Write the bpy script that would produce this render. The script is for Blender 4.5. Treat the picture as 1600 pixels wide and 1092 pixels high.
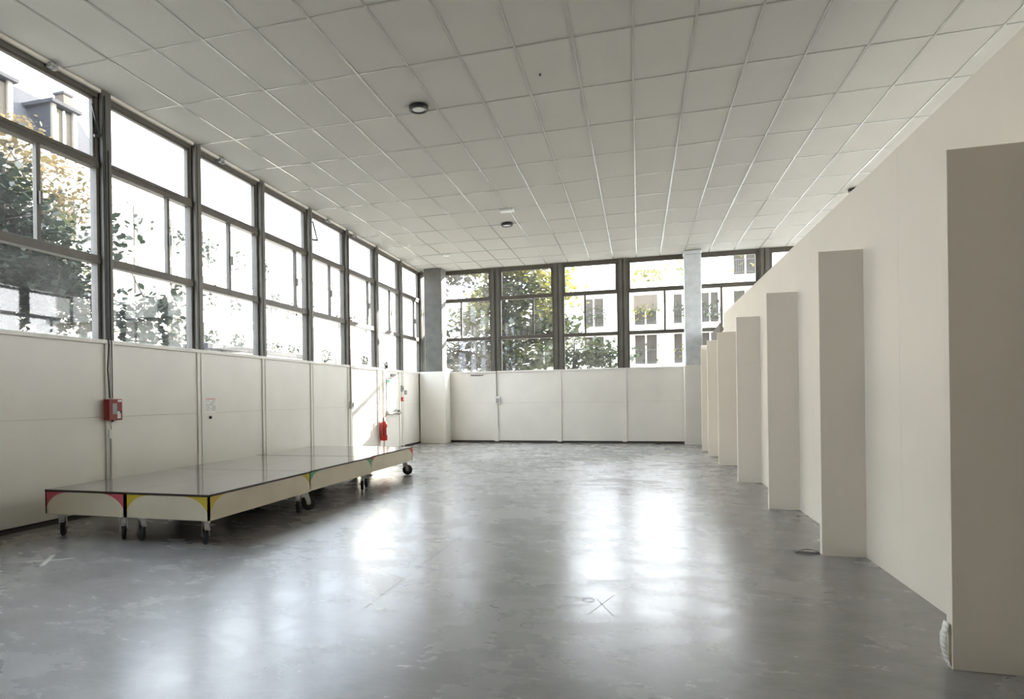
import bpy, math, random
from mathutils import Vector, Matrix
import numpy as np
C = bpy.context.scene.collection
for o in list(bpy.data.objects): bpy.data.objects.remove(o)
R = math.radians

# ------------------------------------------------------------------ camera, sky, sun, exposure
cam = bpy.data.cameras.new('camera')
camo = bpy.data.objects.new('camera', cam); C.objects.link(camo)
yaw, pitch, roll, F, CX, CY = -0.30650671, -0.00181635, -0.01416336, 1051.1064, 665.0, 623.7836
fw = Vector((math.sin(yaw)*math.cos(pitch), math.cos(yaw)*math.cos(pitch), math.sin(pitch)))
r0 = Vector((math.cos(yaw), -math.sin(yaw), 0)); u0 = r0.cross(fw)
rr = r0*math.cos(roll) + u0*math.sin(roll); uu = -r0*math.sin(roll) + u0*math.cos(roll)
m = Matrix((rr, uu, -fw)).transposed().to_4x4(); m.translation = Vector((0, 0, 1.30))
camo.matrix_world = m
cam.sensor_fit = 'HORIZONTAL'; cam.sensor_width = 36; cam.lens = F/1600*36
cam.shift_x = (800-CX)/1600; cam.shift_y = (CY-546)/1600
cam.clip_start = .05; cam.clip_end = 500
bpy.context.scene.camera = camo
vs = bpy.context.scene.view_settings
vs.view_transform = 'Standard'; vs.look = 'None'; vs.gamma = 1; vs.exposure = 3.56; vs.use_curve_mapping = False
cy = bpy.context.scene.cycles
cy.max_bounces = 14; cy.diffuse_bounces = 8; cy.glossy_bounces = 5; cy.transparent_max_bounces = 24; cy.transmission_bounces = 6
cy.sample_clamp_indirect = 8

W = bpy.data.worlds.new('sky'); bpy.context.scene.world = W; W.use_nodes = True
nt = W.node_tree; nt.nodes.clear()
tc = nt.nodes.new('ShaderNodeTexCoord'); sx = nt.nodes.new('ShaderNodeSeparateXYZ'); rp = nt.nodes.new('ShaderNodeValToRGB')
bg = nt.nodes.new('ShaderNodeBackground'); wo = nt.nodes.new('ShaderNodeOutputWorld')
nt.links.new(tc.outputs['Generated'], sx.inputs[0]); nt.links.new(sx.outputs['Z'], rp.inputs[0])
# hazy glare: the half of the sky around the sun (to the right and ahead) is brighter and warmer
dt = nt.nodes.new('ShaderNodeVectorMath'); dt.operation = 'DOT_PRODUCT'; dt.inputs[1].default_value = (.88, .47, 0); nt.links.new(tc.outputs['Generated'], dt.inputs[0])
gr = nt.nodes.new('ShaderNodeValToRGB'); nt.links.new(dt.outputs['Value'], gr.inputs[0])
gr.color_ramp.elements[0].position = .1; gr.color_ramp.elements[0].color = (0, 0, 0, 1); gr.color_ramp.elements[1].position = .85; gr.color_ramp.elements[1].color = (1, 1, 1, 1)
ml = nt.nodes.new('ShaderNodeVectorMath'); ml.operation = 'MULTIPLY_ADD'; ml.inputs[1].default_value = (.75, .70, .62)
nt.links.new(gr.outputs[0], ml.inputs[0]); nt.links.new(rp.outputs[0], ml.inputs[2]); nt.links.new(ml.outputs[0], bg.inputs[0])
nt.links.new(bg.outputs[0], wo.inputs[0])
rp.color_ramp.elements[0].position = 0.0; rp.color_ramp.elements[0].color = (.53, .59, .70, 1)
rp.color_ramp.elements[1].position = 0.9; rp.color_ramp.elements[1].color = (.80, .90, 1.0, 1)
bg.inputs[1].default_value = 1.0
sun = bpy.data.lights.new('sun', 'SUN'); sun.energy = 3.0; sun.angle = R(.6); sun.color = (1, .90, .76)
suno = bpy.data.objects.new('sun', sun); C.objects.link(suno)
suno.rotation_euler = Vector((-.37, -1, -.38)).to_track_quat('-Z', 'Y').to_euler()

# ------------------------------------------------------------------ materials
def mat(name, col, rough=.6, metal=0, spec=None, noise=None, bump=None):
    M = bpy.data.materials.new(name); M.use_nodes = True; t = M.node_tree
    b = t.nodes['Principled BSDF']
    b.inputs['Base Color'].default_value = (*col, 1); b.inputs['Roughness'].default_value = rough
    b.inputs['Metallic'].default_value = metal
    if spec is not None: b.inputs['Specular IOR Level'].default_value = spec
    tcn = t.nodes.new('ShaderNodeTexCoord')
    sc, amt = noise or (3, .06)
    n = t.nodes.new('ShaderNodeTexNoise'); n.inputs['Scale'].default_value = sc; n.inputs['Detail'].default_value = 6
    t.links.new(tcn.outputs['Object'], n.inputs['Vector'])
    mr = t.nodes.new('ShaderNodeMapRange'); mr.inputs['From Min'].default_value = .3; mr.inputs['From Max'].default_value = .7
    mr.inputs['To Min'].default_value = 1-amt; mr.inputs['To Max'].default_value = 1+amt
    t.links.new(n.outputs['Fac'], mr.inputs['Value'])
    mx = t.nodes.new('ShaderNodeVectorMath'); mx.operation = 'SCALE'; mx.inputs[0].default_value = col
    t.links.new(mr.outputs[0], mx.inputs['Scale']); t.links.new(mx.outputs[0], b.inputs['Base Color'])
    if bump:
        n2 = t.nodes.new('ShaderNodeTexNoise'); n2.inputs['Scale'].default_value = bump[0]; n2.inputs['Detail'].default_value = 5
        t.links.new(tcn.outputs['Object'], n2.inputs['Vector'])
        bp = t.nodes.new('ShaderNodeBump'); bp.inputs['Strength'].default_value = bump[1]; bp.inputs['Distance'].default_value = .01
        t.links.new(n2.outputs['Fac'], bp.inputs['Height']); t.links.new(bp.outputs[0], b.inputs['Normal'])
    return M

def floor_mat():
    M = mat('polished concrete', (.2, .2, .2), .3); t = M.node_tree; N = t.nodes; L = t.links
    b = N['Principled BSDF']; tcn = N.new('ShaderNodeTexCoord')
    def nz(scale, detail, rough, stretch=(1, 1, 1), dist=0, rot=0):
        mp = N.new('ShaderNodeMapping'); mp.inputs['Scale'].default_value = stretch; mp.inputs['Rotation'].default_value = (0, 0, rot)
        L.new(tcn.outputs['Object'], mp.inputs[0])
        n = N.new('ShaderNodeTexNoise'); n.inputs['Scale'].default_value = scale; n.inputs['Detail'].default_value = detail
        n.inputs['Roughness'].default_value = rough; n.inputs['Distortion'].default_value = dist; L.new(mp.outputs[0], n.inputs['Vector'])
        return n.outputs['Fac']
    def rng(v, a, b_, lo, hi):
        q = N.new('ShaderNodeMapRange'); q.inputs['From Min'].default_value = a; q.inputs['From Max'].default_value = b_
        q.inputs['To Min'].default_value = lo; q.inputs['To Max'].default_value = hi; L.new(v, q.inputs['Value']); return q.outputs[0]
    def op(o, a, b_):
        q = N.new('ShaderNodeMath'); q.operation = o
        for i, v in enumerate((a, b_)):
            if isinstance(v, float): q.inputs[i].default_value = v
            else: L.new(v, q.inputs[i])
        return q.outputs[0]
    big = nz(.55, 4, .6, dist=.6); mid = nz(2.2, 8, .62, (1, 1.5, 1), dist=.5, rot=.3); fine = nz(14, 8, .7, (1, 1.5, 1), dist=.4)
    s = op('ADD', op('MULTIPLY', big, .9), op('MULTIPLY', mid, .6)); s = op('ADD', s, op('MULTIPLY', fine, .35))
    cr = N.new('ShaderNodeValToRGB'); cr.color_ramp.elements[0].position = .1; cr.color_ramp.elements[0].color = (.133, .133, .138, 1)
    cr.color_ramp.elements[1].position = 1.0; cr.color_ramp.elements[1].color = (.43, .42, .405, 1)
    L.new(rng(s, .35, 1.5, 0, 1), cr.inputs[0])
    L.new(cr.outputs[0], b.inputs['Base Color'])
    ro = op('ADD', rng(big, .35, .65, .20, .29), rng(mid, .35, .65, -.02, .05)); ro = op('ADD', ro, rng(fine, .3, .7, -.005, .01))
    L.new(ro, b.inputs['Roughness']); b.inputs['Specular IOR Level'].default_value = .62
    bp = N.new('ShaderNodeBump'); bp.inputs['Strength'].default_value = .16; bp.inputs['Distance'].default_value = .012
    L.new(op('ADD', op('MULTIPLY', mid, .6), op('MULTIPLY', fine, .2)), bp.inputs['Height']); L.new(bp.outputs[0], b.inputs['Normal'])
    return M

def glass_mat():
    M = bpy.data.materials.new('window glass'); M.use_nodes = True; t = M.node_tree; N = t.nodes; N.clear(); L = t.links
    o = N.new('ShaderNodeOutputMaterial'); tr = N.new('ShaderNodeBsdfTransparent'); tr.inputs[0].default_value = (.95, .96, .95, 1)
    gl = N.new('ShaderNodeBsdfGlossy'); gl.inputs['Roughness'].default_value = .02; lw = N.new('ShaderNodeLayerWeight'); pw = N.new('ShaderNodeMath'); pw.operation = 'POWER'; pw.inputs[1].default_value = 5; L.new(lw.outputs['Facing'], pw.inputs[0])
    fr = N.new('ShaderNodeMath'); fr.operation = 'MULTIPLY_ADD'; fr.inputs[1].default_value = .85; fr.inputs[2].default_value = .07; L.new(pw.outputs[0], fr.inputs[0])
    mx = N.new('ShaderNodeMixShader'); L.new(fr.outputs[0], mx.inputs[0]); L.new(tr.outputs[0], mx.inputs[1]); L.new(gl.outputs[0], mx.inputs[2])
    # thin film of dust
    tl = N.new('ShaderNodeBsdfTranslucent'); tl.inputs[0].default_value = (.8, .8, .78, 1)
    tcn = N.new('ShaderNodeTexCoord'); n = N.new('ShaderNodeTexNoise'); n.inputs['Scale'].default_value = 2.5; n.inputs['Detail'].default_value = 6
    L.new(tcn.outputs['Object'], n.inputs['Vector']); mr = N.new('ShaderNodeMapRange'); mr.inputs['From Min'].default_value = .35; mr.inputs['From Max'].default_value = .7
    mr.inputs['To Min'].default_value = .01; mr.inputs['To Max'].default_value = .028; L.new(n.outputs['Fac'], mr.inputs['Value'])
    m2 = N.new('ShaderNodeMixShader'); L.new(mr.outputs[0], m2.inputs[0]); L.new(mx.outputs[0], m2.inputs[1]); L.new(tl.outputs[0], m2.inputs[2])
    L.new(m2.outputs[0], o.inputs[0]); return M

def leaf_mat(name, c1, c2, tr=.45):
    M = bpy.data.materials.new(name); M.use_nodes = True; t = M.node_tree; N = t.nodes; N.clear(); L = t.links
    o = N.new('ShaderNodeOutputMaterial'); d = N.new('ShaderNodeBsdfDiffuse'); tl = N.new('ShaderNodeBsdfTranslucent'); g = N.new('ShaderNodeBsdfGlossy')
    g.inputs['Roughness'].default_value = .35
    tcn = N.new('ShaderNodeTexCoord'); n = N.new('ShaderNodeTexNoise'); n.inputs['Scale'].default_value = 1.7; n.inputs['Detail'].default_value = 4
    L.new(tcn.outputs['Object'], n.inputs['Vector'])
    cr = N.new('ShaderNodeValToRGB'); cr.color_ramp.elements[0].position = .4; cr.color_ramp.elements[0].color = (*c1, 1)
    cr.color_ramp.elements[1].position = .62; cr.color_ramp.elements[1].color = (*c2, 1)
    L.new(n.outputs['Fac'], cr.inputs[0]); L.new(cr.outputs[0], d.inputs[0]); L.new(cr.outputs[0], tl.inputs[0])
    m1 = N.new('ShaderNodeMixShader'); m1.inputs[0].default_value = tr; L.new(d.outputs[0], m1.inputs[1]); L.new(tl.outputs[0], m1.inputs[2])
    m2 = N.new('ShaderNodeMixShader'); m2.inputs[0].default_value = .05; L.new(m1.outputs[0], m2.inputs[1]); L.new(g.outputs[0], m2.inputs[2])
    L.new(m2.outputs[0], o.inputs[0]); return M

WALL = mat('old white wall paint', (.83, .805, .745), .38, noise=(1.6, .035), bump=(9, .05))
WALL2 = mat('white partition paint', (.80, .745, .655), .75, noise=(1.2, .02), bump=(60, .03))
BACK = mat('dark gap', (.06, .055, .05), .9)
TILE = mat('mineral ceiling tile', (.535, .515, .47), .85, noise=(120, .05), bump=(160, .10))
TBAR = mat('ceiling grid bar', (.43, .415, .375), .22)
FRAME = mat('brown grey window paint', (.095, .082, .064), .42, noise=(7, .15), bump=(30, .06))
POST = mat('olive grey post paint', (.125, .118, .095), .45, noise=(4, .12), bump=(25, .05))
CONC = mat('grey concrete', (.15, .148, .135), .75, noise=(5, .14), bump=(22, .25))
CONC2 = mat('pale grey concrete paint', (.66, .68, .69), .6, noise=(6, .10), bump=(28, .15))
FLOOR = floor_mat(); GLASS = glass_mat()
BLACK = mat('black plastic', (.012, .012, .012), .45); RUBBER = mat('dark rubber tyre', (.025, .025, .027), .6)
STEEL = mat('zinc plated steel', (.62, .61, .58), .32, 1)
WHITEP = mat('white plastic', (.78, .78, .75), .4); GREYP = mat('grey plastic', (.35, .35, .34), .5)
RED = mat('red plastic', (.27, .03, .025), .4); REDM = mat('red enamel', (.62, .04, .035), .3)
PAPER = mat('paper', (.85, .84, .80), .8); INK = mat('grey ink', (.25, .25, .25), .8); PINKINK = mat('red ink', (.7, .25, .22), .8)
PLY = mat('varnished plywood', (.70, .63, .48), .42, noise=(2.5, .07))
DECK = mat('dark grey laminate', (.13, .115, .095), .10, noise=(2, .12)); EDGE = mat('dark edge band', (.035, .02, .015), .5)
CPINK = mat('pink paint', (.62, .10, .14), .5); CYEL = mat('yellow paint', (.62, .46, .04), .5)
CGRN = mat('green paint', (.10, .42, .17), .5); CRED = mat('red paint', (.62, .07, .05), .5)
GRNM = mat('green sign print', (.03, .5, .2), .5); TAPE = mat('white floor tape', (.55, .55, .52), .6)
BROWN = mat('brown board', (.16, .135, .11), .7)
FAC = mat('cream render facade', (.80, .77, .70), .85, noise=(.6, .04)); FACW = mat('white facade', (.86, .83, .75), .85, noise=(.5, .03))
SLAB = mat('balcony slab', (.52, .44, .32), .8); WDARK = mat('dark window glass', (.045, .038, .028), .5, spec=.15); CURT = mat('pale curtain', (.62, .60, .56), .8)
SHUT = mat('window shade', (.085, .065, .045), .7); ROOF = mat('slate roof', (.022, .023, .028), .8, noise=(8, .2), spec=.2); DORM = mat('dormer timber', (.16, .145, .12), .8); BRICK = mat('chimney brick', (.06, .045, .035), .9)
RAIL = mat('railing iron', (.06, .055, .05), .5); BARK = mat('bark', (.035, .028, .022), .9, noise=(12, .3), bump=(20, .4))
GROUND = mat('pale paving', (.36, .345, .31), .9, noise=(3, .15)); FENCE = mat('grey green fence', (.045, .05, .038), .7)
LGOLD = leaf_mat('golden leaves', (.11, .075, .03), (.07, .06, .025), .45)
LDARK = leaf_mat('dark green leaves', (.005, .011, .005), (.011, .018, .010), .3)
LYEL = leaf_mat('yellow green leaves', (.09, .105, .016), (.25, .225, .045), .6)
LMID = leaf_mat('mid green leaves', (.024, .036, .012), (.058, .060, .018), .5)

# ------------------------------------------------------------------ mesh helper
class MB:
    def __init__(s): s.v = []; s.f = []; s.mi = []; s.mats = []
    def _m(s, m):
        if m not in s.mats: s.mats.append(m)
        return s.mats.index(m)
    def poly(s, pts, m):
        n = len(s.v); s.v += [tuple(p) for p in pts]; s.f.append(tuple(range(n, n+len(pts)))); s.mi.append(s._m(m)); return s
    def box(s, x0, x1, y0, y1, z0, z1, m):
        if x0 > x1: x0, x1 = x1, x0
        if y0 > y1: y0, y1 = y1, y0
        if z0 > z1: z0, z1 = z1, z0
        n = len(s.v); s.v += [(x, y, z) for x in (x0, x1) for y in (y0, y1) for z in (z0, z1)]
        for q in ((0, 1, 3, 2), (4, 6, 7, 5), (0, 4, 5, 1), (2, 3, 7, 6), (0, 2, 6, 4), (1, 5, 7, 3)):
            s.f.append(tuple(n+i for i in q)); s.mi.append(s._m(m))
        return s
    def tube(s, pts, r, m, seg=8):
        pts = [Vector(p) for p in pts]; rs = r if isinstance(r, (list, tuple)) else [r]*len(pts); rings = []
        for i, p in enumerate(pts):
            d = (pts[min(i+1, len(pts)-1)]-pts[max(i-1, 0)]).normalized()
            a = d.cross(Vector((0, 0, 1)) if abs(d.z) < .9 else Vector((1, 0, 0))).normalized(); b = d.cross(a)
            n = len(s.v); rings.append(n)
            s.v += [tuple(p + (a*math.cos(2*math.pi*k/seg)+b*math.sin(2*math.pi*k/seg))*rs[i]) for k in range(seg)]
        mi = s._m(m)
        for a, b in zip(rings, rings[1:]):
            for k in range(seg): s.f.append((a+k, b+k, b+(k+1) % seg, a+(k+1) % seg)); s.mi.append(mi)
        s.f.append(tuple(rings[0]+k for k in range(seg))); s.mi.append(mi)
        s.f.append(tuple(rings[-1]+k for k in reversed(range(seg)))); s.mi.append(mi)
        return s
    def lathe(s, prof, m, c=(0, 0, 0), axis='z', seg=24):
        mi = s._m(m); rings = []
        for r, h in prof:
            n = len(s.v); rings.append(n)
            for k in range(seg):
                a = 2*math.pi*k/seg; x, y = r*math.cos(a), r*math.sin(a)
                p = (x, y, h) if axis == 'z' else (h, x, y) if axis == 'x' else (x, h, y)
                s.v.append((p[0]+c[0], p[1]+c[1], p[2]+c[2]))
        for a, b in zip(rings, rings[1:]):
            for k in range(seg): s.f.append((a+k, a+(k+1) % seg, b+(k+1) % seg, b+k)); s.mi.append(mi)
        for ri in (rings[0], rings[-1]): s.f.append(tuple(ri+k for k in range(seg))); s.mi.append(mi)
        return s
    def build(s, name, parent=None, loc=(0, 0, 0), rz=0, bevel=0, smooth=False):
        me = bpy.data.meshes.new(name); me.from_pydata(s.v, [], s.f)
        for m in s.mats: me.materials.append(m)
        me.polygons.foreach_set('material_index', s.mi)
        if smooth: me.polygons.foreach_set('use_smooth', [len(f) <= 4 for f in s.f])
        me.update()
        import bmesh
        bm = bmesh.new(); bm.from_mesh(me); bmesh.ops.recalc_face_normals(bm, faces=bm.faces); bm.to_mesh(me); bm.free()
        o = bpy.data.objects.new(name, me); C.objects.link(o); o.location = loc; o.rotation_euler = (0, 0, rz)
        if parent: o.parent = parent
        if bevel:
            b = o.modifiers.new('bevel', 'BEVEL'); b.width = bevel; b.segments = 2; b.limit_method = 'ANGLE'
        return o
def struct(o): o['kind'] = 'structure'; return o
def tag(o, label, cat, group=None):
    o['label'] = label; o['category'] = cat
    if group: o['group'] = group
    return o
def empty(name, loc=(0, 0, 0), rz=0):
    o = bpy.data.objects.new(name, None); C.objects.link(o); o.location = loc; o.rotation_euler = (0, 0, rz); o.empty_display_size = .1; return o
def children(o): return [c for c in C.objects if c.parent == o]
def copy_tree(o, parent=None):
    c = o.copy(); C.objects.link(c)
    if parent: c.parent = parent
    for ch in children(o): copy_tree(ch, c)
    return c

# ------------------------------------------------------------------ room shell
XL, XR, YF, YB, H, SILL = -6.0, 6.3, 18.95, -4.2, 5.0, 2.03
struct(MB().box(XL-.3, XR+.2, YB-.2, YF+.3, -.15, 0, FLOOR).build('floor'))
# ceiling with its grid of tiles and bars
mb = MB().box(XL-.3, XR+.2, YB-.2, YF+.3, H+.006, H+.2, TILE)
x = -.0082-.6*9
while x < XR:
    mb.box(x-.012, x+.012, YB, YF+.02, H-.001, H+.008, TBAR); x += .6
y = 7.1067-1.2*12
while y < YF:
    mb.box(XL-.02, XR, y-.011, y+.011, H, H+.008, TBAR); y += 1.2
struct(mb.build('ceiling'))
PL = [8.27+1.745*k for k in range(-4, 7)]           # post centres on the left wall
PF = [-5.62, -3.88, -2.10, -.365, 1.37, 3.10, 4.85]
# left wall below the windows
mb = MB().box(XL-.30, XL-.05, YB-.2, YF+.3, 0, SILL, BACK)
mb.box(XL-.30, XL-.05, YB-.2, 1.29, SILL, H, WALL)
ys = [YB] + PL + [YF]
for a, b in zip(ys, ys[1:]):
    if b-a < .1: continue
    mb.box(XL-.06, XL-.03, a+.004, b-.004, .05, 1.128, WALL).box(XL-.06, XL-.03, a+.004, b-.004, 1.1295, SILL-.005, WALL)
for p in PL:
    mb.box(XL-.06, XL-.008, p-.075, p-.006, .03, SILL-.01, WALL).box(XL-.06, XL+.004, p-.006, p+.06, .03, SILL-.01, WALL)
mb.box(XL-.14, XL+.012, YB, YF, SILL-.035, SILL+.012, WALL)
struct(mb.build('wall_left', bevel=.003))
# far wall below the windows
mb = MB().box(XL-.3, XR+.2, YF+.05, YF+.30, 0, SILL, BACK)
xs = [XL] + PF + [XR]
for a, b in zip(xs, xs[1:]):
    if b-a < .1: continue
    mb.box(a+.004, b-.004, YF+.03, YF+.06, .06, 1.128, WALL).box(a+.004, b-.004, YF+.03, YF+.06, 1.1295, SILL-.005, WALL)
for p in PF: mb.box(p-.06, p+.06, YF+.005, YF+.06, .03, SILL-.01, WALL)
mb.box(XL, XR, YF-.01, YF+.14, SILL-.03, SILL+.012, WALL)
mb.box(-4.62, -4.25, YF-.004, YF+.035, 1.925, 1.945, BLACK)
struct(mb.build('wall_far', bevel=.003))
struct(MB().box(XR, XR+.2, YB, YF+.3, 0, SILL, WALL2).build('wall_side'))
struct(MB().box(XL-.3, XR+.2, YB-.2, YB, 0, H, mat('grey back wall paint', (.45, .43, .39), .8)).build('wall_back'))
# header strips under the ceiling
struct(MB().box(XL-.22, XL-.10, YB, YF+.2, 4.955, H+.006, FRAME).box(XL-.10, XL-.015, YB, YF, 4.965, H+.004, WALL2).build('trim_1'))
struct(MB().box(XL-.1, XR, YF+.06, YF+.2, 4.955, H+.006, FRAME).build('trim_2'))
struct(MB().box(XL-.03, XL-.0, YB, YF, 0, .035, BACK).build('base_gap_left'))  # dark strips here and below stand in for the dark gap at the wall foot
struct(MB().box(XL, XR, YF-.0, YF+.03, 0, .04, BACK).build('base_gap_far'))

# ------------------------------------------------------------------ windows
Z0, Z1, Z2, Z3, Z4, Z5 = 2.04, 2.93, 3.05, 4.06, 4.15, 4.955
def window(n, u0, u1, div, place, wstay=False, catch=False):
    """a bay from u0 to u1 along the wall; place(u, d, z): d = depth outward from the inner face"""
    root = struct(empty('window_%d' % n))
    def bx(mb, ua, ub, da, db, za, zb, m):
        p, q = place(ua, da), place(ub, db); mb.box(p[0], q[0], p[1], q[1], za, zb, m)
    e = .045
    fr = MB()
    bx(fr, u0, u0+e, .06, .16, Z0-.03, Z5, FRAME); bx(fr, u1-e, u1, .06, .16, Z0-.03, Z5, FRAME)
    bx(fr, u0, u1, .055, .165, Z5-.05, Z5+.01, FRAME)
    bx(fr, u0, u1, .05, .16, Z3+.012, Z4-.005, FRAME); bx(fr, u0, u1, .05, .16, Z1+.01, Z2-.012, FRAME)
    bx(fr, u0, u1, .06, .16, Z0-.03, Z0+.012, FRAME)
    fr.build('window_frame', root, bevel=.004)
    sh = MB()                                       # top hopper sash
    bx(sh, u0+e, u0+e+.03, .075, .13, Z4, Z5-.045, FRAME); bx(sh, u1-e-.03, u1-e, .075, .13, Z4, Z5-.045, FRAME)
    bx(sh, u0+e, u1-e, .04, .13, Z4-.01, Z4+.03, FRAME); bx(sh, u0+e, u1-e, .075, .13, Z5-.075, Z5-.045, FRAME)
    so = sh.build('hopper_sash', root, bevel=.003)
    mu = MB(); bx(mu, div-.026, div+.026, .06, .115, Z2-.02, Z3+.02, FRAME); bx(mu, div-.012, div+.012, .02, .05, 3.42, 3.56, FRAME)
    mu.build('mullion', root, bevel=.003)
    for ua, ub, za, zb in ((u0+e, u1-e, Z0, Z1+.02), (u0+e, div-.02, Z2-.02, Z3+.02), (div+.02, u1-e, Z2-.02, Z3+.02), (u0+e+.02, u1-e-.02, Z4+.01, Z5-.055)):
        g = MB(); p, q = place(ua, .108), place(ub, .108)
        g.poly([(p[0], p[1], za), (q[0], q[1], za), (q[0], q[1], zb), (p[0], p[1], zb)], GLASS); g.build('pane', root)
    if wstay:
        ua, ub, uc = (u1-.10, u1-.02, u1-.09) if wstay == 'far' else (u0+.10, u0+.24, u0+.06)
        st = MB(); a, b, c = place(ua, .05), place(ub, .02), place(uc, .04)
        st.tube([(a[0], a[1], 4.80), (b[0], b[1], 4.45)], .015, BLACK, 6)
        st.tube([(b[0], b[1], 4.45), (c[0], c[1], 4.43)], .020, BLACK, 6)
        st.build('window_stay', root)
    if catch:
        c = MB(); bx(c, u0+catch-.05, u0+catch+.05, -.02, .06, 4.93, 4.985, GREYP); bx(c, u0+catch-.015, u0+catch+.015, -.05, .0, 4.90, 4.94, GREYP)
        c.build('window_catch', root, bevel=.004)
placeL = lambda u, d: (XL-d, u)
placeF = lambda u, d: (u, YF+d)
placeR = lambda u, d: (XR+d, u)
divs = {5: 5.60, 6: 7.68, 7: 9.12, 8: 11.25, 9: 12.72, 10: 14.78, 11: 16.25, 12: 18.2}
n = 0; tn = 3
edges = PL + [18.85]
for i, (a, b) in enumerate(zip(edges, edges[1:])):
    if b-a < .4: continue
    i += 3; n += 1; c0, c1 = a+.075, b-.075 if b < 18.8 else b+.05
    window(n, c0, c1, divs.get(i, a+1.0), placeL, wstay={5: 'far', 9: 'near'}.get(i), catch={5: .9, 9: .7, 10: .3, 7: .5}.get(i))
for p in PL + [18.9]:
    struct(MB().box(XL-.17, XL-.005, p-.072, p+.072, SILL, H, POST).box(XL-.005, XL+.006, p-.03, p+.05, SILL+.01, H-.03, POST).build('trim_%d' % tn, bevel=.006)); tn += 1
divF = [-4.89, -2.80, -1.37, .70, 2.09, 4.2]
for i, (a, b) in enumerate(zip(PF, PF[1:])):
    n += 1; window(n, a+.12, b-.12, divF[i], placeF)
for p in PF:
    struct(MB().box(p-.12, p+.12, YF+.03, YF+.18, SILL, H, POST).box(p-.085, p-.02, YF+.0, YF+.03, SILL+.01, H-.02, POST).box(p+.02, p+.085, YF+.0, YF+.03, SILL+.01, H-.02, POST).build('trim_%d' % tn, bevel=.005)); tn += 1

struct(MB().box(XR, XR+.2, YB, 6.5, SILL, H, WALL2).build('wall_side_back'))
for i in range(6):  # unseen windows behind the partition, added to light the left wall and ceiling
    n += 1; a = 6.6+2.0*i; window(n, a+.1, a+1.9, a+1.0, placeR); struct(MB().box(XR, XR+.17, a-.1, a+.1, SILL, H, POST).build('trim_%d' % tn)); tn += 1

# pillars
p = empty('pillar', (-5.6, 18.65, 0)); tag(p, 'dark grey concrete pillar with white boxed base in the far left corner', 'pillar')
MB().box(-.24, .29, -.24, .25, SILL+.01, H-.002, CONC).build('shaft', p, bevel=.02)
MB().box(-.385, .37, -.27, .27, 0, SILL+.02, WALL).build('base_casing', p, bevel=.012)
p = empty('pillar', (1.37, 18.72, 0)); tag(p, 'pale grey concrete pillar with white boxed base near the right end of the far windows', 'pillar')
MB().box(-.205, .205, -.205, .205, SILL, H-.10, CONC2).box(-.218, .218, -.218, .218, H-.10, H-.002, CONC2).build('shaft', p, bevel=.03)
MB().box(-.23, .23, -.23, .22, 0, SILL+.015, WALL).build('base_casing', p, bevel=.01)

# ------------------------------------------------------------------ long partition and its fins
mb = MB()
yy = -2.0
while yy < 15.0:
    y1 = min(yy+2.44, 15.1); mb.box(1.69, 1.79, yy, y1-.0015, 0, 2.95, WALL2); yy += 2.44
struct(mb.build('wall_right'))
fl = ['nearest white wall fin, at the right edge, paper curling at its foot',
      'second nearest white wall fin, a small black flap on the floor beside it',
      'third white wall fin from the camera on the long right partition',
      'fourth white wall fin from the camera, middle one of the seven on the right partition',
      'fifth white wall fin from the camera, last one before the tall partition ends',
      'sixth white wall fin from the camera, in front of the brown board',
      'seventh and farthest white wall fin, nearest the pale grey pillar']
fy = [3.72, 6.06, 8.34, 10.78, 13.25, 15.16, 16.60]
for i, (yy, l) in enumerate(zip(fy, fl)):
    f = MB().box(1.38, 1.69, 0, .065, 0, 2.42, WALL2).build('wall_fin', loc=(0, yy, 0), bevel=.002); tag(f, l, 'wall fin', 'white fins standing off the right partition')
struct(MB().box(1.69, 1.79, 15.11, 16.75, 0, 2.40, WALL2).build('wall_right_end'))
b = MB()
b.v = [(1.70, 16.45, 0), (1.76, 16.45, 0), (1.76, 18.25, 0), (1.70, 18.25, 0), (1.70, 16.45, 2.93), (1.76, 16.45, 2.93), (1.76, 18.25, 2.84), (1.70, 18.25, 2.84)]
b.v = [(x+.10, y+.32, z) for x, y, z in b.v]
for q in ((0, 3, 2, 1), (4, 5, 6, 7), (0, 1, 5, 4), (1, 2, 6, 5), (2, 3, 7, 6), (3, 0, 4, 7)): b.f.append(q); b.mi.append(b._m(BROWN))
tag(b.build('wooden_board'), 'brown wooden board standing behind the farthest white fins', 'board')
# curled paper at the first fin's foot
mb = MB(); pts = []
for k in range(9):
    a = k/8; pts.append((1.376-.022*math.sin(a*3.0), .01+.20*a))
for (xa, za), (xb, zb) in zip(pts, pts[1:]):
    mb.poly([(xa, 3.73, za), (xa, 3.79, za), (xb, 3.79, zb), (xb, 3.73, zb)], PAPER)
o = mb.build('paper_strip', smooth=True); sm = o.modifiers.new('thick', 'SOLIDIFY'); sm.thickness = .002
tag(o, 'curled strip of white lining paper peeling at the foot of the nearest fin', 'paper')
mb = MB()
for k in range(6):
    a0, a1 = k/6, (k+1)/6
    mb.poly([(.18*a0, 0, .003+.03*math.sin(a0*math.pi)), (.18*a1, 0, .003+.03*math.sin(a1*math.pi)), (.18*a1, .08, .003+.01*math.sin(a1*math.pi)), (.18*a0, .08, .003+.01*math.sin(a0*math.pi))], BLACK)
o = mb.build('rubber_flap', loc=(1.20, 6.12, 0)); o.modifiers.new('thick', 'SOLIDIFY').thickness = .003
tag(o, 'small black flap lying on the floor beside the second fin', 'flap')

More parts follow.
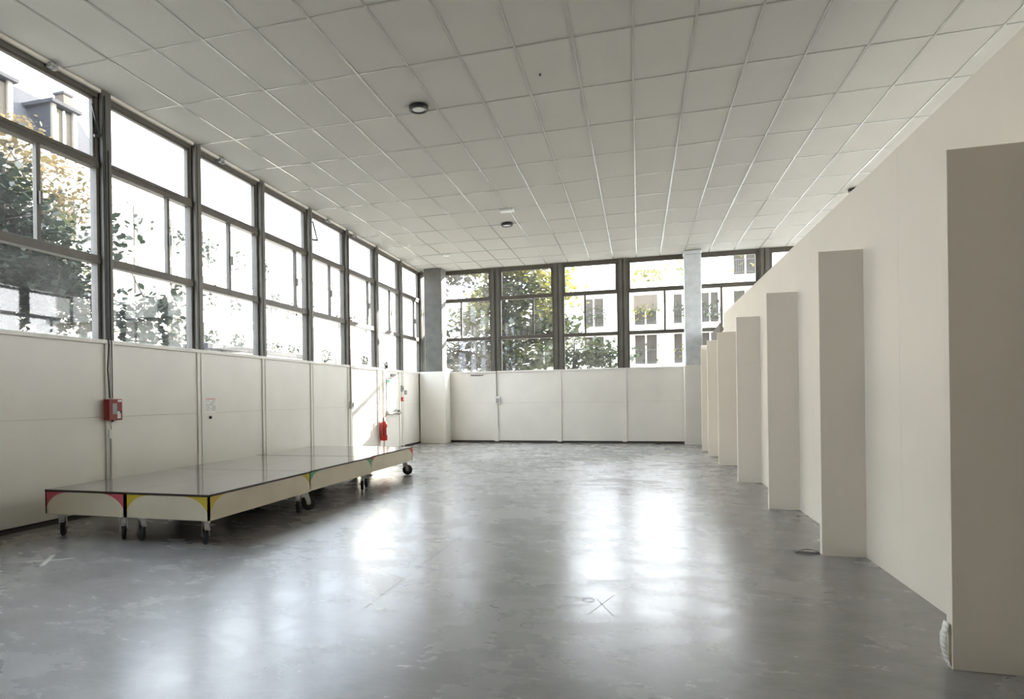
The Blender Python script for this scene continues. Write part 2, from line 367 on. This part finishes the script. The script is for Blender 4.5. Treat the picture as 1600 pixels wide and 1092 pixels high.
# ------------------------------------------------------------------ rolling stage units
def side_panel(L_, z0, z1, paint):
    """vertical face in local x (0..L_), thickness in y; painted spandrels outside a quarter round at each end"""
    mb = MB(); h = z1-z0; rw = .29; t = .018; N_ = 10
    # front skin split in arch body and painted corners
    arcL = [(rw-rw*math.cos(a), z0+h*math.sin(a)) for a in [math.pi/2*k/N_ for k in range(N_+1)]]
    arcR = [(L_-x, z) for x, z in reversed(arcL)]
    body = arcL + arcR
    mb.poly([(x, 0, z) for x, z in body], PLY)
    for k in range(N_):
        (xa, za), (xb, zb) = arcL[k], arcL[k+1]
        mb.poly([(0, 0, z1), (xa, 0, za), (xb, 0, zb)], paint); mb.poly([(L_, 0, z1), (L_-xb, 0, zb), (L_-xa, 0, za)], paint)
    mb.poly([(0, t, z0), (L_, t, z0), (L_, t, z1), (0, t, z1)], PLY)
    mb.poly([(0, 0, z0), (L_, 0, z0), (L_, t, z0), (0, t, z0)], PLY); mb.poly([(0, 0, z1), (0, t, z1), (L_, t, z1), (L_, 0, z1)], PLY)
    mb.poly([(0, 0, z0), (0, t, z0), (0, t, z1), (0, 0, z1)], PLY); mb.poly([(L_, 0, z0), (L_, 0, z1), (L_, t, z1), (L_, t, z0)], PLY)
    return mb
def castor(root, x, y, a):
    c = MB()
    c.box(-.055, .055, -.045, .045, .224, .236, STEEL)
    c.lathe([(.034, .200), (.038, .205), (.038, .22), (.03, .225)], STEEL, seg=16)
    for s in (-1, 1):
        sy = s*.031
        n0 = len(c.v)
        prof = [(-.035, .202), (.035, .202), (.062, .115), (.052, .072), (.022, .072), (.005, .12)]
        for dy in (sy-.002, sy+.002): c.v += [(px, dy, pz) for px, pz in prof]
        k = len(prof); mi = c._m(STEEL)
        c.f.append(tuple(n0+i for i in range(k))); c.mi.append(mi); c.f.append(tuple(n0+k+i for i in reversed(range(k)))); c.mi.append(mi)
        for i in range(k): c.f.append((n0+i, n0+(i+1) % k, n0+k+(i+1) % k, n0+k+i)); c.mi.append(mi)
    c.box(-.035, .035, -.033, .033, .198, .203, STEEL)
    c.tube([(.04, -.042, .086), (.04, .042, .086)], .010, STEEL, 8)
    f = c.build('castor_fork', root, (x, y, 0), a)
    w = MB().lathe([(.030, -.020), (.074, -.020), (.084, -.012), (.086, 0), (.084, .012), (.074, .020), (.030, .020)], RUBBER, (.04, 0, .086), 'y', 28)
    w.lathe([(.028, -.024), (.028, .024)], GREYP, (.04, 0, .086), 'y', 16)
    w.build('wheel', f, smooth=True)
    br = MB().box(-.095, -.035, -.022, .022, .150, .158, STEEL).box(-.04, -.02, -.022, .022, .15, .20, STEEL); br.build('brake_pedal', f)
def stage(x1, y0, w, l, rot, paint, label, angs):
    """right front corner at x1,y0"""
    r = empty('stage_unit', (x1, y0, 0), rot); tag(r, label, 'stage platform', 'wheeled stage platforms along the left wall')
    d = MB().box(-w, 0, 0, l, .456, .470, DECK); o = d.build('deck', r)
    MB().box(-w-.003, .003, -.003, l+.003, .450, .4685, EDGE).build('edge_band', r)
    for nm, L_, loc, rz in (('end_panel', w, (-w, 0, 0), 0), ('side_panel', l, (0, 0, 0), math.pi/2), ('end_panel', w, (0, l, 0), math.pi), ('side_panel', l, (-w, l, 0), -math.pi/2)):
        side_panel(L_, .236, .450, paint).build(nm, r, loc, rz)
    for (cx_, cy_), a in zip(((-.105, .10), (-w+.105, .10), (-.105, l-.11), (-w+.105, l-.11)), angs): castor(r, cx_, cy_, a)
    return r
def row(x, y, rot, pr, pl, lr, ll, ar, al):
    stage(x, y, .905, 1.93, rot, pr, lr, ar); d = .9095
    stage(x-d*math.cos(rot), y-d*math.sin(rot), .94, 1.93, rot, pl, ll, al)
row(-3.635, 5.09, 0.0, CYEL, CPINK, 'wheeled stage platform with yellow painted corners at the near right', 'wheeled stage platform with pink painted corners at the near left by the wall', (2.35, 2.5, 2.1, .4), (2.3, 2.2, 2.4, 1.0))
row(-3.66, 7.03, 0.0, CGRN, CYEL, 'wheeled stage platform with green painted corners between the yellow and the red one', 'middle wheeled stage platform against the left wall, behind the pink one', (.6, 1.9, 2.0, .6), (1, 2, 3, 4))
row(-3.70, 8.99, 0.0, CRED, CRED, 'wheeled stage platform with red painted corners at the far end of the row', 'farthest wheeled stage platform against the left wall, beside the red one', (1.95, 2.2, .3, 1.0), (1, 2, 3, 1))

# ------------------------------------------------------------------ things on the left wall
XW = XL-.03        # panel face
r = empty('fire_alarm_box', (XL+.004, 6.50, 1.215)); tag(r, 'red fire alarm box with white labels on the near left post', 'alarm box')
MB().box(0, .085, -.105, .105, -.125, .125, RED).build('casing', r, bevel=.006)
MB().box(.085, .088, -.055, .015, -.055, .075, GREYP).build('label_plate', r)
MB().box(.085, .0875, .03, .095, .09, .115, PAPER).build('sticker', r)
MB().box(.085, .0875, .02, .075, -.105, -.02, PAPER).build('sticker', r)
MB().lathe([(.014, .085), (.014, .095)], BLACK, (0, .075, -.03), 'x', 12).build('key_lock', r)
MB().tube([(.04, -.01, -.125), (.04, -.01, -.145)], .014, BLACK, 8).build('cable_gland', r)
tag(MB().tube([(XL+.012, 6.47, 4.93), (XL+.012, 6.475, 2.1), (XL+.022, 6.475, 2.0), (XL+.022, 6.45, 1.7), (XL+.022, 6.475, 1.35)], .008, BLACK, 6).tube([(XL+.015, 6.52, 4.3), (XL+.015, 6.52, 2.1), (XL+.022, 6.52, 2.0), (XL+.022, 6.52, 1.345)], .006, BLACK, 6).build('cable'), 'pair of black cables running down the near left post to the red alarm box', 'cable')
tag(MB().box(XL+.004, XL+.016, 6.47, 6.51, .87, .98, WHITEP).build('junction_plate', bevel=.005), 'small white oval plate on the post below the red alarm box', 'plate')
tag(MB().box(XL+.004, XL+.014, 6.485, 6.495, .04, .87, GREYP).build('conduit'), 'thin grey conduit running down from the small white plate', 'conduit')
r = empty('notice_sheet', (XW, 8.52, 1.24)); tag(r, 'white paper notice with red heading pinned on the left wall', 'notice')
MB().box(0, .003, -.15, .15, -.12, .11, PAPER).build('sheet', r)
MB().box(.003, .004, -.12, .12, .085, .097, PINKINK).build('heading', r)
mb = MB(); rnd = random.Random(4)
for row in range(6):
    yy = -.12
    while yy < .11:
        w = rnd.uniform(.012, .045)
        if rnd.random() < .7: mb.box(.003, .004, yy, yy+w, .055-row*.026, .063-row*.026, INK)
        yy += w+.014
mb.build('text_lines', r)
tag(MB().lathe([(.022, 0), (.022, .02), (.012, .028)], BLACK, (XW, 8.50, 1.06), 'x', 16).build('rubber_bumper'), 'small black round rubber bumper on the left wall below the paper notice', 'bumper')
r = empty('wall_socket', (XL+.004, 13.53, 1.17)); tag(r, 'grey socket box on the left wall post where the sunlight begins', 'socket')
MB().box(0, .05, -.07, .07, -.075, .075, WHITEP).build('casing', r, bevel=.008); MB().box(.05, .056, -.045, .045, -.04, .04, GREYP).build('cover_flap', r)
MB().box(.0, .05, -.085, -.07, -.08, .08, GREYP).build('side_cover', r)
tag(MB().tube([(XL+.012, 13.5, 4.9), (XL+.012, 13.5, 2.1), (XL+.02, 13.5, 1.98), (XL+.02, 13.5, 1.245)], .010, mat('red brown cable', (.12, .05, .035), .5), 6).build('cable'), 'thin brown cable running down the post to the grey socket box', 'cable')
# exit door
r = struct(empty('door_1', (XW, 16.15, 0)))
MB().box(0, .02, -.52, .52, .02, 1.96, WALL).build('leaf', r, bevel=.003)
MB().box(0, .035, -.58, -.52, .0, 1.985, WALL).box(0, .035, .52, .58, .0, 1.985, WALL).build('frame', r, bevel=.003)
MB().box(.02, .035, -.42, .32, .98, 1.82, GREYP).box(.030, .038, -.39, .29, 1.01, 1.79, PAPER).build('glazed_panel', r, bevel=.003)
MB().box(.038, .040, -.36, -.14, 1.60, 1.76, GRNM).build('exit_sticker', r)
bar = MB().box(.02, .08, -.44, -.37, .88, 1.0, GREYP).box(.02, .08, .40, .47, .88, 1.0, GREYP).tube([(.09, -.44, .925), (.09, .47, .925)], .022, GREYP, 10).build('panic_bar', r, bevel=.003)
MB().box(.02, .07, -.1, .25, 1.87, 1.93, GREYP).tube([(.07, .0, 1.90), (.14, .2, 1.94), (.03, .42, 1.95)], .010, GREYP, 6).build('door_closer', r)
r = empty('fire_extinguisher', (XL+.095, 15.27, 0)); tag(r, 'red fire extinguisher hanging on the left wall beside the exit door', 'fire extinguisher')
MB().lathe([(.02, .28), (.075, .285), (.085, .30), (.085, .68), (.07, .73), (.035, .755), (.022, .76)], REDM, seg=24).build('cylinder', r, smooth=True)
MB().lathe([(.020, .755), (.024, .77), (.024, .81), (.015, .82)], STEEL, seg=12).box(-.012, .012, -.02, .10, .815, .83, BLACK).box(-.01, .01, -.02, .09, .84, .852, BLACK).build('valve', r)
MB().tube([(.0, -.02, .79), (.02, -.09, .82), (.03, -.13, .74), (.03, -.12, .55), (.03, -.095, .42)], .011, BLACK, 8).build('hose', r)
MB().box(.0835, .087, -.045, .045, .42, .60, PAPER).build('label_sheet', r)
MB().box(-.115, -.08, -.03, .03, .5, .74, STEEL).build('wall_bracket', r)
tag(MB().box(XW, XW+.004, 15.16, 15.33, .98, 1.18, PAPER).build('instruction_sheet'), 'white instruction sheet on the wall above the red extinguisher', 'sheet')
r = empty('emergency_spotlight', (XL-.04, 15.75, SILL+.012)); tag(r, 'small black spotlight standing on the sill above the exit door', 'spotlight')
MB().box(-.03, .05, -.15, .0, 0, .03, BLACK).build('foot', r); MB().lathe([(.03, 0), (.07, .10)], BLACK, (0, .0, .075), 'x', 16).build('head', r)
tag(MB().box(XL-.06, XL+.02, 15.95, 16.1, SILL+.012, SILL+.10, WHITEP).build('emergency_light', bevel=.008), 'small white box light on the sill above the exit door', 'emergency light')
r = empty('door_control_box', (XW, 16.93, 1.56)); tag(r, 'dark grey switch box beside the exit door, above the red call point', 'switch box')
MB().box(0, .05, -.06, .06, -.08, .08, GREYP).build('casing', r, bevel=.005); MB().box(.05, .055, -.03, .03, -.03, .03, BLACK).build('button', r)
tag(MB().box(XW, XW+.04, 17.16, 17.28, 1.40, 1.52, GREYP).build('key_switch', bevel=.005), 'small grey key switch on the wall to the right of the dark switch box', 'switch')
r = empty('call_point', (XW, 16.95, 1.28)); tag(r, 'small red fire call point beside the exit door', 'call point')
MB().box(0, .05, -.055, .055, -.055, .055, REDM).build('casing', r, bevel=.005); MB().box(.05, .053, -.03, .03, -.03, .03, PAPER).build('glass_tab', r)
# far wall switch
r = empty('wall_switch', (-3.83, YF+.005, 1.21)); tag(r, 'grey and white switch box on the far wall post', 'switch')
MB().box(-.07, .07, -.05, 0, -.11, .11, WHITEP).build('casing', r, bevel=.006); MB().box(-.045, .045, -.056, -.05, -.09, .05, GREYP).build('cover', r)
tag(MB().tube([(-3.86, YF-.01, 4.9), (-3.86, YF-.01, 2.1), (-3.86, YF-.02, 1.98), (-3.86, YF-.008, 1.9), (-3.86, YF-.008, 1.32)], .009, BLACK, 6).tube([(-3.83, YF-.005, 1.10), (-3.83, YF-.005, .45)], .007, GREYP, 6).build('cable'), 'dark cable running down the far wall post through the switch box', 'cable')

# ------------------------------------------------------------------ ceiling fittings
def lamp(x, y, label):
    r = empty('ceiling_lamp', (x, y, H)); tag(r, label, 'ceiling lamp', 'round black ceiling lamps')
    MB().lathe([(.10, 0), (.122, -.004), (.125, -.045), (.118, -.055), (.088, -.055), (.085, -.035)], BLACK, seg=40).build('housing', r, smooth=True)
    MB().lathe([(.086, -.030), (.086, -.044), (.06, -.050), (.01, -.052)], WHITEP, seg=32).build('diffuser', r, smooth=True)
lamp(-2.609, 8.124, 'nearest round ceiling lamp with a black ring and white diffuser')
lamp(-2.627, 14.22, 'round black ceiling lamp beside the white ceiling box in mid room')
lamp(3.82, 14.05, 'black ceiling lamp half hidden behind the top of the right partition')
tag(MB().box(-2.57, -2.30, 13.12, 13.30, H-.035, H, WHITEP).build('detector_box', bevel=.006), 'flat white box on the ceiling just beyond the mid room lamp', 'detector')
tag(MB().lathe([(.09, 0), (.09, -.03), (.06, -.045), (.02, -.05)], WHITEP, (-4.697, 16.77, H), 'z', 24).build('smoke_detector', smooth=True), 'white smoke detector on the ceiling near the far left corner', 'smoke detector')
tag(MB().lathe([(.013, 0), (.013, -.02)], BLACK, (-1.03, 7.78, H), 'z', 10).build('ceiling_hook'), 'tiny black fixing on a ceiling tile right of the nearest lamp', 'hook')
# faint pencil rings and strokes on the concrete
PENCIL = mat('pencil mark', (.07, .07, .07), .7); mb = MB()
def stroke(pts, w=.004):
    for (xa, ya), (xb, yb) in zip(pts, pts[1:]):
        d = Vector((xb-xa, yb-ya, 0)).normalized()*w/2; nx, ny = -d.y, d.x
        mb.poly([(xa+nx, ya+ny, .0006), (xb+nx, yb+ny, .0006), (xb-nx, yb-ny, .0006), (xa-nx, ya-ny, .0006)], PENCIL)
for x, y in ((-.6, 4.65), (-.62, 4.46), (-.6, 4.09), (-.62, 3.81), (-.32, 4.39), (-.32, 5.56)): stroke([(x+.035*math.cos(a*math.pi/8), y+.045*math.sin(a*math.pi/8)) for a in range(16)])
for a, b in (((-.30, 4.10), (-.17, 4.53)), ((-.27, 4.42), (-.16, 4.11)), ((-1.86, 4.73), (-1.64, 4.57)), ((-1.64, 3.87), (-1.59, 7.48))): stroke([a, b], .003)
o = mb.build('pencil_marks'); o.parent = bpy.data.objects['floor']; o['kind'] = 'stuff'
# floor tape cross
tag(MB().box(-.2, .2, -.016, .016, 0, .0015, TAPE).box(-.018, .018, -.2, .2, .0012, .002, TAPE).build('tape_cross', loc=(-4.68, 4.36, 0), rz=.6), 'white tape cross stuck on the floor at the lower left', 'tape mark')

# ------------------------------------------------------------------ outside
struct(MB().box(-70, 70, -40, 120, -.40, -.2, GROUND).build('ground'))
def win(mb_parent, place, u, z, w, h, rail=True, shade=0., plants=0, rnd=random.Random(1), leafm=LDARK, curtain=False):
    """window on a facade. place(u, d, z) -> xyz, d outward from the facade"""
    def bx(mb, ua, ub, da, db, za, zb, m):
        p, q = place(ua, da, za), place(ub, db, zb); mb.box(p[0], q[0], p[1], q[1], p[2], q[2], m)
    f = MB(); t = .07
    bx(f, u-w/2, u-w/2+t, -.02, .05, z, z+h, FACW); bx(f, u+w/2-t, u+w/2, -.02, .05, z, z+h, FACW)
    bx(f, u-w/2, u+w/2, -.02, .05, z+h-t, z+h, FACW); bx(f, u-.05, u+.05, -.02, .06, z, z+h, FACW)
    fo = f.build('window', mb_parent)
    g = MB(); bx(g, u-w/2+t, u+w/2-t, .0, .02, z, z+h-t, WDARK); g.build('pane', fo)
    if curtain:
        q = MB(); bx(q, u-w/2+t, u-.16, .02, .035, z, z+h-t, CURT); bx(q, u+.16, u+w/2-t, .02, .035, z, z+h-t, CURT); q.build('curtain', fo)['kind'] = 'stuff'
    if shade > 0:
        s = MB(); bx(s, u-w/2, u+w/2, .08, .14, z+h*(1-shade), z+h, SHUT); s.build('blind', fo)
    if rail:
        q = MB(); bx(q, u-w/2-.05, u+w/2+.05, .22, .25, z+.95, z+1.0, RAIL); bx(q, u-w/2-.05, u+w/2+.05, .22, .25, z+.08, z+.12, RAIL)
        k = int(w/.12)
        for i in range(k+1):
            uu_ = u-w/2-.04+(w+.06)*i/k; bx(q, uu_, uu_+.025, .225, .245, z+.08, z+1.0, RAIL)
        q.build('railing', fo)
    if plants:
        l = MB()
        for i in range(plants):
            c = Vector(place(u+rnd.uniform(-w*.6, w*.6), .35+rnd.uniform(-.12, .2), z+rnd.uniform(.1, 1.5)**.8))
            a, b_ = [Vector((rnd.uniform(-1, 1), rnd.uniform(-1, 1), rnd.uniform(-1, 1))).normalized()*.12 for _ in range(2)]
            l.poly([c-a, c-b_, c+a, c+b_], leafm)
        l.build('window_plants', fo)['kind'] = 'stuff'
# building across the yard beyond the far windows
pf = lambda u, d, z: (u, 50-d, z)
r = empty('apartment_building', (0, 50, 0)); tag(r, 'white apartment block with balcony slabs seen through the right far windows', 'building')
def par(o, r=r): o.parent = r; o.matrix_parent_inverse = Matrix.Translation(-r.location); return o
def build_at(mb, name, r): o = mb.build(name); o.parent = r; o.location = -r.location; return o
build_at(MB().box(-9, 7.45, 50, 60, -.2, 9.0, FACW).box(5.6, 7.45, 50, 60, 9, 13, FACW), 'wall', r)
mb = MB()
fp = [(7.45, 50), (40, 50), (40, 60), (11.4, 60)]  # wing's unseen height and slanted side are shaped to trim the sun patch indoors
for k in range(4):
    (xa, ya), (xb, yb) = fp[k], fp[(k+1) % 4]; mb.poly([(xa, ya, -.2), (xb, yb, -.2), (xb, yb, 20), (xa, ya, 20)], FACW)
mb.poly([(x, y, 20) for x, y in fp], ROOF); build_at(mb, 'wing', r)
build_at(MB().box(-9, 40, 48.9, 50, 5.62, 5.85, SLAB).box(-9, 40, 48.85, 48.9, 5.62, 6.15, FACW), 'balcony_slab', r)
build_at(MB().box(5.6, 40, 48.9, 50, 8.62, 8.85, SLAB).box(5.6, 40, 48.85, 48.9, 8.62, 9.1, FACW), 'balcony_slab', r)
build_at(MB().box(-9, 5.6, 49.9, 50.3, 9.0, 9.25, FACW), 'parapet', r)
class _S: pass
sh = empty('windows_anchor', (0, 0, 0)); sh.parent = r; sh.location = -r.location
_real = []
rnd = random.Random(7)
for u, w, sd in ((-6.6, 1.5, 0), (-3.0, 1.5, 0), (.55, 1.6, 0), (3.0, 1.3, .0), (4.75, 1.2, 0), (7.0, 1.6, 0), (11, 1.6, 0)):
    for z in (0.4, 3.5, 6.25, 9.4):
        if z > 9 and u < 5.6: continue
        win(sh, pf, u, z, w, 2.1, True, 1-.48 if (z == 6.25 and u == .55) else sd, 60 if z == 6.25 else (25 if z == 3.5 else 12), rnd, LMID if rnd.random() < .5 else LYEL)
# dissolve the anchor so that windows are direct parts
for c in list(children(sh)): c.parent = r; c.location = -r.location
bpy.data.objects.remove(sh)
mb = MB(); 
for k in range(38):
    x = -8.8+k*.38; mb.box(x, x+.03, 49.98, 50.01, 9.25, 10.1, RAIL)
mb.box(-9, 5.6, 49.97, 50.02, 10.08, 10.13, RAIL)
build_at(mb, 'roof_railing', r)

rnd = random.Random(31); mb = MB()
for (xa, xb, za, zb, cnt) in ((-.3, 1.6, 9.3, 10.1, 150), (2.6, 3.3, 9.3, 11.3, 60), (1.9, 2.3, 9.9, 10.6, 14)):
    for i in range(cnt):
        c = Vector((rnd.uniform(xa, xb), rnd.uniform(49.6, 50.2), rnd.uniform(za, zb)))
        a, b_ = [Vector((rnd.uniform(-1, 1), rnd.uniform(-1, 1), rnd.uniform(-1, 1))).normalized()*.13 for _ in range(2)]
        mb.poly([c-a, c-b_, c+a, c+b_], LYEL)
o = build_at(mb, 'terrace_plants', r); o['kind'] = 'stuff'

def left_building(y0, y1, X, top, label, roof, seed, wins_z, name='townhouse'):
    r = empty(name, (X, y0, 0)); tag(r, label, 'building'); rnd = random.Random(seed)
    build_at(MB().box(X-10, X, y0, y1, -.2, top, FAC), 'wall', r)
    mb = MB()
    for z in wins_z: mb.box(X, X+.22, y0, y1, z-.28, z-.12, FACW)
    mb.box(X, X+.4, y0, y1, top-.25, top+.05, FACW); build_at(mb, 'cornice', r)
    a = empty('x'); a.parent = r; a.location = -r.location
    pl = lambda u, d, z: (X+d, u, z)
    u = y0+1.4; 
    while u < y1-.8:
        for z in wins_z:
            if z+2.2 > top: continue
            win(a, pl, u, z, 1.05, 1.95, rnd.random() < .7, 0, rnd.choice([0, 20, 40, 70]), rnd, LDARK, rnd.random() < .75)
        u += 2.6
    for c in list(children(a)): c.parent = r; c.location = -r.location
    bpy.data.objects.remove(a)
    if roof:
        mb = MB(); n0 = len(mb.v)
        mb.v += [(X+.2, y0, top), (X+.2, y1, top), (X-2.0, y1, top+3.2), (X-2.0, y0, top+3.2), (X-9.9, y0, top+3.6), (X-9.9, y1, top+3.6), (X-9.9, y0, top), (X-9.9, y1, top)]
        for q in ((0, 1, 2, 3), (3, 2, 5, 4), (0, 3, 4, 6), (1, 7, 5, 2), (4, 5, 7, 6)): mb.f.append(tuple(n0+i for i in q)); mb.mi.append(mb._m(ROOF))
        build_at(mb, 'roof', r)
        u = y0+1.6
        while u < y1-1:
            d = MB(); d.box(X-1.6, X-.05, u-.62, u-.5, top+.1, top+2.2, ROOF); d.box(X-1.6, X-.05, u+.5, u+.62, top+.1, top+2.2, ROOF); d.box(X-.05, X+.05, u-.62, u-.42, top+.1, top+2.2, DORM); d.box(X-.05, X+.05, u+.42, u+.62, top+.1, top+2.2, DORM)
            d.box(X-1.6, X-.05, u-.42, u+.42, top+.1, top+2.1, WDARK); d.box(X-1.8, X+.2, u-.75, u+.75, top+2.2, top+2.34, ROOF); d.box(X-.06, X+.02, u-.03, u+.03, top+.1, top+2.1, FACW)
            build_at(d, 'dormer', r); u += 3.0
        build_at(MB().box(X-2.4, X-1.9, y1-.75, y1-.3, top+.5, top+3.9, BRICK).box(X-2.45, X-1.85, y1-.8, y1-.25, top+3.9, top+4.0, ROOF), 'chimney', r)
    return r
left_building(2, 24.2, -22, 11.0, 'town house with dark slate roof and dormers behind the trees, upper left', True, 3, (1, 4.6, 7.9))
left_building(24.6, 38, -22.4, 11.2, 'pale sunlit house seen through the second and third left windows', False, 5, (0.8, 3.7, 6.2, 8.6))
left_building(38.5, 62, -23.5, 10.4, 'pale house farthest along the street on the left', False, 9, (0.8, 3.8, 7.0))
r = empty('garden_shelter', (-14, 23, 0)); tag(r, 'low shelter with dark flat roof just above the left sill', 'shelter')
build_at(MB().box(-15.6, -13.8, 19.4, 26.8, 3.10, 3.26, ROOF), 'roof', r); build_at(MB().box(-15.4, -14.0, 21.8, 26.6, -.2, 3.10, FAC), 'wall', r)
for yy in (19.6, 20.7): build_at(MB().box(-14.2, -14.08, yy, yy+.12, -.2, 3.10, FENCE), 'post', r)
r = empty('garden_fence', (-12.6, 9, 0)); tag(r, 'grey green timber fence behind the trees at the lower left window', 'fence')
for z in (2.35, 2.72, 3.08): build_at(MB().box(-12.64, -12.56, 4, 15.2, z, z+.07, FENCE), 'rail', r)
for k in range(6): build_at(MB().box(-12.7, -12.56, 4.4+k*2.1, 4.56+k*2.1, -.2, 3.3, FENCE), 'post', r)
build_at(MB().box(-12.66, -12.64, 4, 15.2, -.2, 2.35, FENCE), 'boarding', r)

def tree(name, base, branches, blobs, leafm, size, seed, label, trunk_r=.16, cat='tree', group=None, elong=1.6):
    """blobs: (x,y,z,rx,ry,rz,count,material or None)"""
    r = empty(name, (base[0], base[1], -.2)); tag(r, label, cat, group); rnd = random.Random(seed)
    t = MB(); bz = -.2
    top = Vector(branches[0]); b0 = Vector((base[0], base[1], bz))
    t.tube([b0, b0.lerp(top, .35)+Vector((.08, -.05, 0)), b0.lerp(top, .7)+Vector((-.06, .05, 0)), top], [trunk_r, trunk_r*.8, trunk_r*.6, trunk_r*.2], BARK, 8)
    for bl in blobs:
        c = Vector(bl[:3]); s = b0.lerp(top, min(.95, max(.25, .8*(c.z-bz)/(top.z-bz)))); mid = s.lerp(c, .55)+Vector((0, 0, .12))
        t.tube([s, mid, c], [trunk_r*.4, trunk_r*.22, trunk_r*.07], BARK, 6)
        for _ in range(6):
            e = c+Vector((rnd.gauss(0, .6)*bl[3], rnd.gauss(0, .6)*bl[4], rnd.gauss(0, .6)*bl[5])); t.tube([mid.lerp(c, rnd.random()), e], [trunk_r*.08, trunk_r*.03], BARK, 4)
    build_at(t, 'trunk', r)
    v = []; f = []; mi = []; mats = [leafm]
    for bl in blobs:
        lm = bl[7] if len(bl) > 7 and bl[7] else leafm
        if lm not in mats: mats.append(lm)
        k = mats.index(lm)
        # leaves grouped in clusters
        ncl = max(4, bl[6]//14)
        for _ in range(ncl):
            while True:
                d = Vector((rnd.uniform(-1, 1), rnd.uniform(-1, 1), rnd.uniform(-1, 1)))
                if d.length <= 1: break
            cc = Vector(bl[:3])+Vector((d.x*bl[3], d.y*bl[4], d.z*bl[5]))
            for _ in range(14):
                c = cc+Vector((rnd.gauss(0, 1), rnd.gauss(0, 1), rnd.gauss(0, .7)))*size*1.7
                a = Vector((rnd.uniform(-1, 1), rnd.uniform(-1, 1), rnd.uniform(-.7, .3))).normalized(); b_ = a.cross(Vector((rnd.uniform(-.5, .5), rnd.uniform(-.5, .5), 1))).normalized()
                s = size*rnd.uniform(.6, 1.25); a = a*s*.5*elong; b_ = b_*s*.5
                n_ = len(v); v += [tuple(c-a), tuple(c-a*.3+b_), tuple(c+a*.35+b_*.8), tuple(c+a), tuple(c+a*.35-b_*.8), tuple(c-a*.3-b_)]
                f.append((n_, n_+1, n_+2, n_+3, n_+4, n_+5)); mi.append(k)
    me = bpy.data.meshes.new('foliage'); me.from_pydata(v, [], f)
    for m_ in mats: me.materials.append(m_)
    me.polygons.foreach_set('material_index', mi); me.update()
    o = bpy.data.objects.new('foliage', me); C.objects.link(o); o.parent = r; o.location = -r.location
    return r
# near left, x about -10
tree('garden_tree', (-10.2, 8.8), [(-10.4, 8.9, 5.4)],
     [(-10.4, 8.3, 4.6, 1.0, 1.1, .8, 2600), (-10.2, 9.3, 3.9, .9, 1.0, .7, 2600), (-10.4, 7.6, 3.4, 1.0, 1.2, .7, 2600), (-10.0, 9.6, 3.1, .8, .9, .5, 1500), (-10.6, 8.9, 5.7, .8, 1.0, .4, 300, LGOLD)],
     LDARK, .10, 11, 'dark green broad leaved tree close outside the nearest left window', .17)
tree('garden_tree', (-13.5, 12.6), [(-13.6, 12.6, 7.6)],
     [(-13.6, 11.6, 5.6, 1.2, 1.6, .9, 2600), (-13.4, 12.7, 6.4, 1.0, 1.1, .8, 900, LGOLD), (-13.5, 12.3, 4.2, 1.2, 1.9, .9, 2600), (-13.9, 12.0, 7.3, .8, 1.0, .7, 500, LGOLD)],
     LMID, .09, 12, 'taller golden leaved tree behind the dark green one at the left', .15)
tree('shrub', (-11.3, 13.4), [(-11.3, 13.4, 4.0)],
     [(-11.3, 12.9, 3.1, .5, .7, .5, 330), (-11.1, 13.6, 3.4, .5, .7, .45, 200), (-11.4, 14.3, 3.0, .4, .5, .35, 130), (-11.3, 12.3, 5.0, .4, .45, .3, 90)],
     LDARK, .15, 13, 'sparse leafy shrub at the bottom of the second left window', .05, 'shrub')
# beyond the far windows
tree('courtyard_tree', (-5.3, 27.5), [(-5.3, 27.5, 7.6)],
     [(-4.9, 27.5, 6.9, 1.9, 1.3, .8, 2000, LYEL), (-5.0, 27.6, 5.4, 1.7, 1.3, .8, 1700), (-3.3, 27.2, 5.5, .9, .9, .9, 700, LYEL), (-5.0, 27.4, 4.1, 2.1, 1.2, .6, 1500), (-5.1, 27.2, 2.7, 1.9, 1.1, .7, 1700), (-3.0, 27.0, 3.9, .8, .9, .5, 500), (-6.2, 27.2, 4.9, .6, .8, .7, 350, LYEL)],
     LMID, .17, 21, 'yellow green leafy tree filling the second far window', .22)
tree('courtyard_tree', (-7.5, 23.6), [(-7.2, 23.6, 6.2)],
     [(-6.4, 23.5, 5.7, .8, .7, .4, 420), (-5.8, 23.6, 4.0, .6, .7, .6, 420, LMID), (-5.9, 23.4, 2.8, 1.3, .8, .55, 1300)],
     LDARK, .14, 22, 'darker tree with thin crown in the leftmost far window', .14)
tree('hedge_bush', (-2.1, 24.0), [(-2.1, 24.0, 3.3)],
     [(-2.0, 24.0, 2.8, 1.3, .7, .5, 1000), (-.9, 24.1, 2.5, .8, .6, .35, 400)],
     LMID, .12, 23, 'low green bush above the sill of the third far window', .08, 'bush')
